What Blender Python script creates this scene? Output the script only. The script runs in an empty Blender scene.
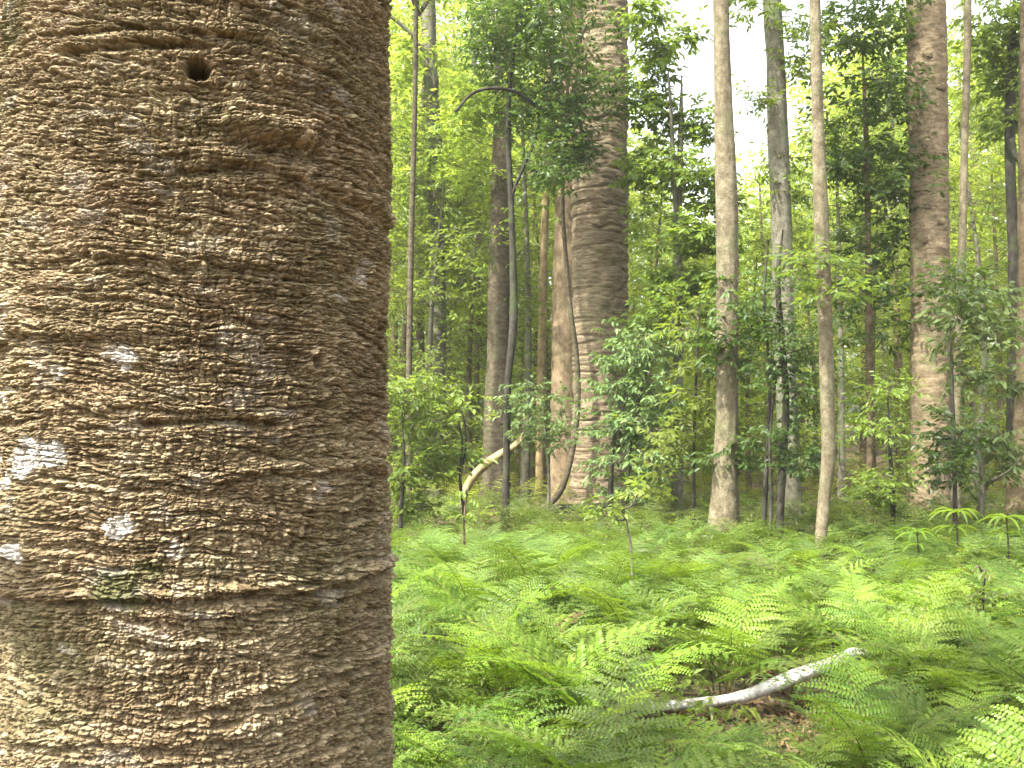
import bpy, math, random
import numpy as np
from mathutils import Vector, Matrix

R = math.radians
SC = bpy.context.scene
COL = SC.collection

# ------------------------------------------------------------------ camera
F = 995.6                      # focal length in pixels of a 1024 wide frame
CAM_H = 1.6
PITCH = math.atan(34 / F)
CP, SP = math.cos(PITCH), math.sin(PITCH)

def at(px, py, d):
    """point at picture position px,py and distance d along the ground"""
    u, v = (px - 512) / F, (384 - py) / F
    y, z = CP - SP * v, SP + CP * v
    k = d / y
    return np.array([u * k, d, CAM_H + z * k])

def gdist(py):
    v = (384 - py) / F
    y, z = CP - SP * v, SP + CP * v
    return -CAM_H * y / z

# ------------------------------------------------------------------ noise
def _h(ix, iy, iz, seed):
    n = (ix * 374761393 + iy * 668265263 + iz * 2147483647 + seed * 974634777) & 0xFFFFFFFF
    n = ((n ^ (n >> 13)) * 1274126177) & 0xFFFFFFFF
    n = ((n ^ (n >> 15)) * 2246822519) & 0xFFFFFFFF
    return ((n ^ (n >> 16)) & 0xFFFFFF) / float(0xFFFFFF)

def noise2(x, y, seed=0):
    xi = np.floor(x).astype(np.int64); yi = np.floor(y).astype(np.int64)
    fx = x - xi; fy = y - yi
    fx = fx * fx * (3 - 2 * fx); fy = fy * fy * (3 - 2 * fy)
    a = _h(xi, yi, 0, seed); b = _h(xi + 1, yi, 0, seed)
    c = _h(xi, yi + 1, 0, seed); d = _h(xi + 1, yi + 1, 0, seed)
    return (a + (b - a) * fx) * (1 - fy) + (c + (d - c) * fx) * fy

def fbm2(x, y, seed=0, octv=4):
    s = 0; a = .5; t = 0
    for i in range(octv):
        s = s + a * noise2(x, y, seed + i * 17); t += a
        x = x * 2.03; y = y * 2.03; a *= .5
    return s / t

def voronoi2(x, y, seed=0, jit=.85, box=0.):
    xi = np.floor(x).astype(np.int64); yi = np.floor(y).astype(np.int64)
    f1 = np.full(x.shape, 9.); f2 = np.full(x.shape, 9.); cid = np.zeros(x.shape)
    for dx in (-1, 0, 1):
        for dy in (-1, 0, 1):
            cx = xi + dx; cy = yi + dy
            px = cx + .5 + (_h(cx, cy, 1, seed) - .5) * jit
            py = cy + .5 + (_h(cx, cy, 2, seed) - .5) * jit
            d = np.hypot(px - x, py - y)
            if box: d = d * (1 - box) + box * np.maximum(np.abs(px - x), np.abs(py - y)) * 1.15
            r = _h(cx, cy, 3, seed)
            near = d < f1
            f2 = np.where(near, f1, np.minimum(f2, d))
            cid = np.where(near, r, cid)
            f1 = np.where(near, d, f1)
    return f1, f2, cid

def sstep(a, b, x):
    t = np.clip((x - a) / (b - a), 0, 1)
    return t * t * (3 - 2 * t)

def gz(x, y):
    x = np.asarray(x, float); y = np.asarray(y, float)
    h = (fbm2(x * .35 + 40, y * .35 + 40, 5, 3) - .5) * .22
    h = h * sstep(2, 6, y) + .16 * np.exp(-(((x - 1.3) / 1.5) ** 2 + ((y - 16.2) / 1.2) ** 2))
    h = h + .9 * sstep(26, 60, np.hypot(x, y))
    return h

# ------------------------------------------------------------------ mesh helpers
class MB:
    """collects arrays of vertices and faces, then links them as one mesh object"""
    def __init__(s):
        s.v = []; s.f = []; s.n = 0; s.t = []; s.m = []
    def add(s, v, faces, tint=.5, mat=0):
        v = np.asarray(v, float).reshape(-1, 3)
        s.v.append(v)
        s.t.append(np.broadcast_to(np.asarray(tint, float), (len(v),)).copy())
        for f in (faces if isinstance(faces, list) else [faces]):
            f = np.asarray(f, np.int64)
            s.f.append(f + s.n); s.m.append(mat)
        s.n += len(v)
    def mesh(s, name, mats, smooth=False, extra=None):
        me = bpy.data.meshes.new(name)
        v = np.concatenate(s.v)
        loops = np.concatenate([f.ravel() for f in s.f])
        tot = np.concatenate([np.full(len(f), f.shape[1], np.int64) for f in s.f])
        mi = np.concatenate([np.full(len(f), m, np.int64) for f, m in zip(s.f, s.m)])
        start = np.concatenate([[0], np.cumsum(tot)[:-1]])
        me.vertices.add(len(v)); me.vertices.foreach_set('co', v.ravel())
        me.loops.add(len(loops)); me.loops.foreach_set('vertex_index', loops.astype(np.int32))
        me.polygons.add(len(tot))
        me.polygons.foreach_set('loop_start', start.astype(np.int32))
        me.polygons.foreach_set('loop_total', tot.astype(np.int32))
        me.polygons.foreach_set('material_index', mi.astype(np.int32))
        me.polygons.foreach_set('use_smooth', np.full(len(tot), smooth, bool))
        a = me.attributes.new('tint', 'FLOAT', 'POINT')
        a.data.foreach_set('value', np.concatenate(s.t).astype(np.float32))
        for k, arr in (extra or {}).items():
            a = me.attributes.new(k, 'FLOAT', 'POINT')
            a.data.foreach_set('value', np.asarray(arr, np.float32))
        for m in (mats if isinstance(mats, (list, tuple)) else [mats]):
            me.materials.append(m)
        me.update(calc_edges=True); me.validate()
        return me

def link(name, me, parent=None, loc=None, rot=None, scale=None):
    o = bpy.data.objects.new(name, me)
    COL.objects.link(o)
    if parent: o.parent = parent
    if loc is not None: o.location = loc
    if rot is not None: o.rotation_euler = rot
    if scale is not None: o.scale = (scale,) * 3 if np.isscalar(scale) else scale
    return o

def tag(o, label=None, cat=None, group=None, kind=None):
    if label: o['label'] = label
    if cat: o['category'] = cat
    if group: o['group'] = group
    if kind: o['kind'] = kind
    return o

def thing(name, label, cat, loc, group=None, rz=0):
    return tag(link(name, None, None, loc, (0, 0, rz)), label, cat, group)

def resample(P, n):
    """smooth resampling (Catmull-Rom) of rows of P"""
    P = np.asarray(P, float)
    if len(P) < 3:
        t = np.linspace(0, 1, n)[:, None]
        return P[0] * (1 - t) + P[-1] * t
    d = np.concatenate([[0], np.cumsum(np.linalg.norm(np.diff(P[:, :3], axis=0), axis=1))])
    t = np.linspace(0, d[-1], n)
    i = np.clip(np.searchsorted(d, t, 'right') - 1, 0, len(P) - 2)
    m = np.gradient(P, d, axis=0)
    h = (d[i + 1] - d[i])[:, None]; s = ((t - d[i]) / h[:, 0])[:, None]
    return ((2*s**3-3*s**2+1)*P[i] + (s**3-2*s**2+s)*h*m[i] + (-2*s**3+3*s**2)*P[i+1] + (s**3-s**2)*h*m[i+1])

def tube_arrays(P, rad, k, disp=None, cap=True):
    """P (n,3), rad (n,) -> verts, [quads, tris]; disp(theta, s, P)->metres"""
    P = np.asarray(P, float); n = len(P); rad = np.asarray(rad, float)
    T = np.gradient(P, axis=0); T /= np.linalg.norm(T, axis=1)[:, None] + 1e-9
    ref = np.array([0.13, 1., 0.07]) if abs(T[0, 1]) < .8 else np.array([1., .1, 0.])
    A = np.cross(T, ref); A /= np.linalg.norm(A, axis=1)[:, None] + 1e-9
    B = np.cross(T, A)
    th = np.linspace(0, 2 * np.pi, k, endpoint=False)
    S = np.concatenate([[0], np.cumsum(np.linalg.norm(np.diff(P, axis=0), axis=1))])
    r = np.repeat(rad[:, None], k, 1)
    if disp is not None:
        r = r + disp(np.repeat(th[None], n, 0), np.repeat(S[:, None], k, 1), r)
    V = P[:, None] + r[..., None] * (np.cos(th)[None, :, None] * A[:, None] + np.sin(th)[None, :, None] * B[:, None])
    V = V.reshape(-1, 3)
    i = np.arange(n - 1)[:, None] * k; j = np.arange(k)[None]
    j2 = (j + 1) % k
    q = np.stack([i + j, i + k + j, i + k + j2, i + j2], -1).reshape(-1, 4)[:, ::-1]
    fs = [q]
    if cap:
        V = np.concatenate([V, P[-1:], P[:1]])
        c = n * k; jj = np.arange(k); jn = (jj + 1) % k
        fs.append(np.stack([np.full(k, c), (n - 1) * k + jn, (n - 1) * k + jj], -1))
        fs.append(np.stack([np.full(k, c + 1), jj, jn], -1))
    return V, fs

def leaf_sprays(mb, rng, C, rad, ntw, K, L, W, twl, droop=.35, flat=.65, fine=True, mat=0, twmat=1, tint0=None, twig=True):
    """twigs with alternate leaves scattered through soft clusters"""
    C = np.asarray(C, float).reshape(-1, 3); rad = np.broadcast_to(np.asarray(rad, float), (len(C),))
    cl = np.repeat(np.arange(len(C)), ntw)
    N = len(cl)
    ct = rng.uniform(0, 1, len(C)) if tint0 is None else np.broadcast_to(np.asarray(tint0, float), (len(C),))
    g = rng.normal(size=(N, 3)); g /= np.linalg.norm(g, axis=1)[:, None]
    g *= (rng.uniform(0, 1, N) ** .45)[:, None]
    g[:, 2] *= flat
    O = C[cl] + g * rad[cl][:, None]
    D = g * 1.0 + rng.normal(size=(N, 3)) * .55; D[:, 2] = D[:, 2] * .5 + .12
    D /= np.linalg.norm(D, axis=1)[:, None]
    tl = twl * rng.uniform(.6, 1.3, N)
    if twig:
        e = O + D * tl[:, None]
        w = twl * .011
        S = np.cross(D, [0, 0, 1.]); S /= np.linalg.norm(S, axis=1)[:, None] + 1e-9
        U = np.cross(S, D)
        O0 = O - D * tl[:, None] * .35
        V = np.stack([O0 + S * w, O0 - S * w * .5 + U * w, O0 - S * w * .5 - U * w, e], 1).reshape(-1, 3)
        b = np.arange(N)[:, None] * 4
        mb.add(V, np.concatenate([b + [0, 1, 3], b + [1, 2, 3], b + [2, 0, 3]]), .5, twmat)
    M = N * K
    ti = np.repeat(np.arange(N), K); ki = np.tile(np.arange(K), N)
    s = (ki + .5 + rng.uniform(-.3, .3, M)) / K
    o = O[ti] + D[ti] * (tl[ti] * s)[:, None]
    Sd = np.cross(D[ti], [0, 0, 1.]); Sd /= np.linalg.norm(Sd, axis=1)[:, None] + 1e-9
    sg = np.where(ki % 2 == 0, 1., -1.)[:, None]
    ld = D[ti] * (.35 + .6 * s[:, None]) + Sd * sg * (1.0 - .5 * s[:, None]) + rng.normal(size=(M, 3)) * .28
    ld[:, 2] -= droop * rng.uniform(.3, 1.6, M)
    ld /= np.linalg.norm(ld, axis=1)[:, None]
    up = np.array([0, 0, 1.]) + rng.normal(size=(M, 3)) * .42
    sd = np.cross(ld, up); sd /= np.linalg.norm(sd, axis=1)[:, None] + 1e-9
    nn = np.cross(sd, ld)
    l = (L * rng.uniform(.65, 1.2, M))[:, None]; w = (W * rng.uniform(.75, 1.2, M))[:, None]
    tint = np.clip(.55 * ct[cl][ti] + .45 * rng.uniform(0, 1, M), 0, 1)
    add_leaves(mb, o, ld, sd, nn, l, w, tint, fine, mat)

def add_leaves(mb, o, ld, sd, nn, l, w, tint, fine=True, mat=0, bend=.16):
    M = len(o)
    if fine:
        V = np.stack([o,
                      o + ld * l * .3 + sd * w * .5 + nn * w * .14,
                      o + ld * l * .68 + sd * w * .42 + nn * (w * .1 - l * bend * .45),
                      o + ld * l - nn * l * bend,
                      o + ld * l * .68 - sd * w * .42 + nn * (w * .1 - l * bend * .45),
                      o + ld * l * .3 - sd * w * .5 + nn * w * .14], 1).reshape(-1, 3)
        b = np.arange(M)[:, None] * 6
        mb.add(V, np.concatenate([b + [0, 1, 2, 3], b + [0, 3, 4, 5]]), np.repeat(tint, 6), mat)
    else:
        V = np.stack([o, o + ld * l * .45 + sd * w * .5 + nn * w * .12, o + ld * l - nn * l * bend,
                      o + ld * l * .45 - sd * w * .5 + nn * w * .12], 1).reshape(-1, 3)
        b = np.arange(M)[:, None] * 4
        mb.add(V, np.concatenate([b + [0, 1, 2], b + [0, 2, 3]]), np.repeat(tint, 4), mat)

# ------------------------------------------------------------------ materials
def new_mat(name):
    m = bpy.data.materials.new(name); m.use_nodes = True
    nt = m.node_tree; nt.nodes.clear()
    return m, nt, nt.nodes.new('ShaderNodeOutputMaterial')

def N(nt, kind, **kw):
    n = nt.nodes.new(kind)
    for k, v in kw.items():
        if k.startswith('i_'): n.inputs[k[2:].replace('_', ' ')].default_value = v
        else: setattr(n, k, v)
    return n

def ramp(nt, fac, stops):
    r = nt.nodes.new('ShaderNodeValToRGB')
    while len(r.color_ramp.elements) < len(stops): r.color_ramp.elements.new(.5)
    for e, (p, c) in zip(r.color_ramp.elements, stops):
        e.position = p; e.color = (*c, 1)
    nt.links.new(fac, r.inputs['Fac'])
    return r

def mixc(nt, fac, a, b, mode='MIX'):
    n = nt.nodes.new('ShaderNodeMix'); n.data_type = 'RGBA'; n.blend_type = mode
    for s, i in ((fac, 0), (a, 6), (b, 7)):
        if hasattr(s, 'is_output'): nt.links.new(s, n.inputs[i])
        else: n.inputs[i].default_value = s if i == 0 else (*s, 1)
    return n.outputs[2]

def leaf_mat(name, dark, light, trans, rough=.42, tfac=.38, spec=.4, vary=.35):
    m, nt, out = new_mat(name); L = nt.links
    at_ = N(nt, 'ShaderNodeAttribute', attribute_name='tint')
    oi = N(nt, 'ShaderNodeObjectInfo')
    r = ramp(nt, at_.outputs['Fac'], [(0, dark), (1, light)])
    hsv = N(nt, 'ShaderNodeHueSaturation')
    mr = N(nt, 'ShaderNodeMapRange', i_To_Min=1 - vary, i_To_Max=1 + vary)
    L.new(oi.outputs['Random'], mr.inputs['Value']); L.new(mr.outputs[0], hsv.inputs['Value'])
    mh = N(nt, 'ShaderNodeMapRange', i_To_Min=.485, i_To_Max=.512)
    mm = N(nt, 'ShaderNodeMath', operation='FRACT')
    mu = N(nt, 'ShaderNodeMath', operation='MULTIPLY'); mu.inputs[1].default_value = 7.31
    L.new(oi.outputs['Random'], mu.inputs[0]); L.new(mu.outputs[0], mm.inputs[0])
    L.new(mm.outputs[0], mh.inputs['Value']); L.new(mh.outputs[0], hsv.inputs['Hue'])
    L.new(r.outputs['Color'], hsv.inputs['Color'])
    p = N(nt, 'ShaderNodeBsdfPrincipled', i_Roughness=rough)
    p.inputs['Specular IOR Level'].default_value = spec
    L.new(hsv.outputs['Color'], p.inputs['Base Color'])
    t = N(nt, 'ShaderNodeBsdfTranslucent')
    tc = mixc(nt, .62, hsv.outputs['Color'], trans)
    L.new(tc, t.inputs['Color'])
    mx = N(nt, 'ShaderNodeMixShader'); mx.inputs[0].default_value = tfac
    L.new(p.outputs[0], mx.inputs[1]); L.new(t.outputs[0], mx.inputs[2])
    L.new(mx.outputs[0], out.inputs['Surface'])
    return m

def bark_mat(name, c1, c2, c3, scale=6, ring=0., moss=(.05, .075, .02), moss_amt=.35, bump=.5, streak=1., rough=.85):
    """mottled bark: two tones, growth scars across the stem, patches of moss or lichen"""
    m, nt, out = new_mat(name); L = nt.links
    tc = N(nt, 'ShaderNodeTexCoord')
    mp = N(nt, 'ShaderNodeMapping'); mp.inputs['Scale'].default_value = (1, 1, streak)
    L.new(tc.outputs['Object'], mp.inputs['Vector'])
    n1 = N(nt, 'ShaderNodeTexNoise', i_Scale=scale, i_Detail=7., i_Roughness=.65)
    n2 = N(nt, 'ShaderNodeTexNoise', i_Scale=scale * .22, i_Detail=4., i_Roughness=.6)
    n3 = N(nt, 'ShaderNodeTexNoise', i_Scale=scale * 5, i_Detail=4., i_Roughness=.7)
    L.new(mp.outputs[0], n1.inputs['Vector']); L.new(tc.outputs['Object'], n2.inputs['Vector'])
    L.new(mp.outputs[0], n3.inputs['Vector'])
    base = ramp(nt, n1.outputs['Fac'], [(.34, c1), (.5, c2), (.66, c3)])
    fine = ramp(nt, n3.outputs['Fac'], [(.3, (.55, .55, .55)), (.7, (1.3, 1.3, 1.3))])
    col = mixc(nt, .8, base.outputs['Color'], fine.outputs['Color'], 'MULTIPLY')
    mk = ramp(nt, n2.outputs['Fac'], [(.5, (0, 0, 0)), (.68, (moss_amt,) * 3)])
    col = mixc(nt, mk.outputs['Color'], col, moss)
    p = N(nt, 'ShaderNodeBsdfPrincipled', i_Roughness=rough)
    p.inputs['Specular IOR Level'].default_value = .2
    L.new(col, p.inputs['Base Color'])
    h = N(nt, 'ShaderNodeMath', operation='ADD'); L.new(n1.outputs['Fac'], h.inputs[0])
    h2 = N(nt, 'ShaderNodeMath', operation='MULTIPLY'); h2.inputs[1].default_value = .5
    L.new(n3.outputs['Fac'], h2.inputs[0]); L.new(h2.outputs[0], h.inputs[1])
    b = N(nt, 'ShaderNodeBump', i_Strength=bump, i_Distance=.03)
    L.new(h.outputs[0], b.inputs['Height']); L.new(b.outputs[0], p.inputs['Normal'])
    L.new(p.outputs[0], out.inputs['Surface'])
    return m

M = {}
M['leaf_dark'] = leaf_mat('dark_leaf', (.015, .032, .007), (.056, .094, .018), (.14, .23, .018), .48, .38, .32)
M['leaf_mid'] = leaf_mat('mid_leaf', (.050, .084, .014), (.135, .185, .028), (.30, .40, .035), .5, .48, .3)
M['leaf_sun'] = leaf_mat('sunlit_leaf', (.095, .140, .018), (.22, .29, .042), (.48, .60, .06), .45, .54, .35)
M['leaf_grey'] = leaf_mat('grey_green_leaf', (.055, .095, .026), (.155, .215, .070), (.24, .34, .05), .6, .38, .3, .25)
M['leaf_yellow'] = leaf_mat('yellow_green_leaf', (.10, .15, .012), (.22, .26, .025), (.40, .50, .03), .5, .54, .3)
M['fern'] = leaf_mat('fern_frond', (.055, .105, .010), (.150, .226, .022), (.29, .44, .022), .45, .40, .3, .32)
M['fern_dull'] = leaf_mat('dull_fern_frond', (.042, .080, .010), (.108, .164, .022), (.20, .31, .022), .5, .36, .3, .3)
M['fern_dead'] = leaf_mat('dead_frond', (.060, .037, .017), (.165, .112, .055), (.16, .09, .03), .7, .25, .2, .2)
M['stipe'] = bark_mat('fern_stalk', (.05, .04, .015), (.09, .09, .025), (.12, .12, .03), 30, moss_amt=.2)
M['twig'] = bark_mat('twig_bark', (.03, .024, .017), (.06, .047, .033), (.10, .08, .06), 20, moss_amt=.2)
M['bunya'] = bark_mat('ringed_brown_bark', (.064, .047, .026), (.138, .105, .063), (.215, .170, .110), 7, moss_amt=.25, streak=5., bump=.6)
M['tan'] = bark_mat('smooth_tan_bark', (.072, .058, .033), (.125, .104, .062), (.185, .162, .106), 11, moss_amt=.6, moss=(.085, .10, .04), streak=.8, bump=.8)
M['grey'] = bark_mat('mottled_grey_bark', (.060, .055, .036), (.105, .098, .066), (.155, .15, .11), 10, moss_amt=.75, moss=(.065, .10, .03), streak=.8, bump=.8)
M['dark'] = bark_mat('dark_stem_bark', (.012, .010, .007), (.024, .021, .015), (.050, .045, .034), 12, moss_amt=.5, streak=.5)
M['brown'] = bark_mat('brown_bark', (.055, .039, .020), (.098, .072, .039), (.14, .110, .066), 8, moss_amt=.4, streak=1.5)
M['rtan'] = bark_mat('ridged_tan_bark', (.092, .068, .038), (.165, .126, .074), (.235, .186, .118), 9, moss_amt=.35, streak=3.)
M['red'] = bark_mat('smooth_reddish_bark', (.075, .053, .030), (.140, .102, .058), (.20, .152, .092), 6, moss_amt=.3, streak=.7)
M['dim'] = bark_mat('dim_brown_bark', (.032, .025, .014), (.062, .049, .029), (.10, .083, .052), 8, moss_amt=.5, moss=(.05, .065, .02), streak=2., bump=.7)
M['yellow'] = bark_mat('yellowish_bark', (.12, .085, .035), (.21, .155, .075), (.30, .235, .13), 10, moss_amt=.35, streak=.5)
M['white'] = bark_mat('bleached_bark', (.17, .155, .135), (.42, .395, .365), (.58, .55, .52), 11, moss_amt=.25, moss=(.16, .13, .09), streak=1, bump=.5)

def soil_mat():
    m, nt, out = new_mat('forest_soil'); L = nt.links
    tc = N(nt, 'ShaderNodeTexCoord')
    a = N(nt, 'ShaderNodeTexNoise', i_Scale=9., i_Detail=8., i_Roughness=.7)
    v = N(nt, 'ShaderNodeTexVoronoi', i_Scale=26.)
    b = N(nt, 'ShaderNodeTexNoise', i_Scale=.9, i_Detail=4.)
    for n in (a, v, b): L.new(tc.outputs['Object'], n.inputs['Vector'])
    c1 = ramp(nt, a.outputs['Fac'], [(.3, (.030, .018, .010)), (.5, (.075, .045, .026)), (.7, (.14, .088, .052))])
    c2 = mixc(nt, .5, c1.outputs['Color'], v.outputs['Color'], 'SOFT_LIGHT')
    g = ramp(nt, b.outputs['Fac'], [(.5, (0, 0, 0)), (.65, (.6,) * 3)])
    c3 = mixc(nt, g.outputs['Color'], c2, (.045, .07, .016))
    p = N(nt, 'ShaderNodeBsdfPrincipled', i_Roughness=.95)
    L.new(c3, p.inputs['Base Color'])
    bp = N(nt, 'ShaderNodeBump', i_Strength=.8, i_Distance=.04)
    L.new(a.outputs['Fac'], bp.inputs['Height']); L.new(bp.outputs[0], p.inputs['Normal'])
    L.new(p.outputs[0], out.inputs['Surface'])
    return m

def hero_bark_mat():
    m, nt, out = new_mat('scaly_brown_bark'); L = nt.links
    tc = N(nt, 'ShaderNodeTexCoord')
    pl = N(nt, 'ShaderNodeAttribute', attribute_name='tint')
    li = N(nt, 'ShaderNodeAttribute', attribute_name='lichen')
    mo = N(nt, 'ShaderNodeAttribute', attribute_name='moss')  # moss stains, plus shade painted low on the left
    n1 = N(nt, 'ShaderNodeTexNoise', i_Scale=5., i_Detail=5., i_Roughness=.6)
    n2 = N(nt, 'ShaderNodeTexNoise', i_Scale=130., i_Detail=5., i_Roughness=.7)
    n4 = N(nt, 'ShaderNodeTexNoise', i_Scale=28., i_Detail=5., i_Roughness=.7)
    for n in (n1, n2, n4): L.new(tc.outputs['Object'], n.inputs['Vector'])
    base = ramp(nt, pl.outputs['Fac'], [(0, (.062, .043, .023)), (.35, (.125, .094, .053)), (.7, (.200, .158, .098)), (1, (.34, .285, .20))])
    warm = ramp(nt, n1.outputs['Fac'], [(.35, (1.04, .98, .92)), (.65, (.98, 1.0, .90))])
    c = mixc(nt, 1., base.outputs['Color'], warm.outputs['Color'], 'MULTIPLY')
    f = ramp(nt, n2.outputs['Fac'], [(.3, (.6, .6, .6)), (.7, (1.3, 1.3, 1.3))])
    c = mixc(nt, .8, c, f.outputs['Color'], 'MULTIPLY')
    f = ramp(nt, n4.outputs['Fac'], [(.35, (.75, .74, .72)), (.65, (1.2, 1.2, 1.2))])
    c = mixc(nt, .8, c, f.outputs['Color'], 'MULTIPLY')
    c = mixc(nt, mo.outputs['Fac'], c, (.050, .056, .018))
    c = mixc(nt, li.outputs['Fac'], c, (.46, .44, .39))
    p = N(nt, 'ShaderNodeBsdfPrincipled', i_Roughness=.85)
    p.inputs['Specular IOR Level'].default_value = .15
    L.new(c, p.inputs['Base Color'])
    bp = N(nt, 'ShaderNodeBump', i_Strength=.55, i_Distance=.004)
    L.new(n2.outputs['Fac'], bp.inputs['Height']); L.new(bp.outputs[0], p.inputs['Normal'])
    L.new(p.outputs[0], out.inputs['Surface'])
    return m
M['soil'] = soil_mat(); M['hero'] = hero_bark_mat()

# ------------------------------------------------------------------ world, sun, camera
SUN = Vector((-.50, -.40, 1.0)).normalized()
def setup():
    w = bpy.data.worlds.new('World'); SC.world = w; w.use_nodes = True
    nt = w.node_tree
    sky = nt.nodes.new('ShaderNodeTexSky'); sky.sky_type = 'NISHITA'; sky.sun_disc = False
    sky.sun_elevation = math.asin(SUN.z)
    sky.sun_rotation = math.atan2(SUN.x, SUN.y)
    sky.air_density = 1.; sky.dust_density = 5.; sky.ozone_density = .6
    bg = nt.nodes['Background']; bg.inputs['Strength'].default_value = .15
    hs = nt.nodes.new('ShaderNodeHueSaturation'); hs.inputs['Saturation'].default_value = .30; hs.inputs['Value'].default_value = 1.15
    nt.links.new(sky.outputs[0], hs.inputs['Color']); nt.links.new(hs.outputs[0], bg.inputs['Color'])
    l = bpy.data.lights.new('sun', 'SUN'); l.energy = 3.5; l.angle = R(1.2); l.color = (1., .95, .86)
    o = link('sun', l); o.rotation_euler = SUN.to_track_quat('Z', 'Y').to_euler(); o.location = SUN * 60
    c = bpy.data.cameras.new('camera'); c.sensor_width = 36; c.lens = 36 * F / 1024; c.clip_end = 800; c.clip_start = .05
    o = link('camera', c); o.location = (0, 0, CAM_H); o.rotation_euler = (math.pi / 2 + PITCH, 0, 0)
    SC.camera = o
    v = SC.view_settings; v.view_transform = 'Standard'; v.look = 'None'; v.gamma = 1; v.exposure = 2.38
    v.use_curve_mapping = False
    cy = SC.cycles
    cy.use_denoising = True; cy.max_bounces = 8; cy.diffuse_bounces = 4; cy.transmission_bounces = 6; cy.glossy_bounces = 2
    cy.use_adaptive_sampling = True; cy.adaptive_threshold = .02
    cy.caustics_reflective = False; cy.caustics_refractive = False
    cy.sample_clamp_indirect = 6
setup()

# ------------------------------------------------------------------ ground
def ground():
    far = np.array([30, 36, 44, 56, 75, 110, 170, 260, 400.])
    xs = np.concatenate([-far[::-1], np.arange(-26, 26.01, .25), far])
    ys = np.concatenate([-far[::-1] , np.arange(-26, 26.01, .25), far])
    X, Y = np.meshgrid(xs, ys)
    Z = gz(X, Y)
    n, k = X.shape
    i = np.arange(n - 1)[:, None] * k + np.arange(k - 1)[None]
    mb = MB(); mb.add(np.stack([X, Y, Z], -1), np.stack([i, i + 1, i + k + 1, i + k], -1).reshape(-1, 4))
    tag(link('forest_floor', mb.mesh('forest_floor', M['soil'], True)), 'brown leaf-strewn forest floor under the ferns', 'ground', kind='structure')
ground()

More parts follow.
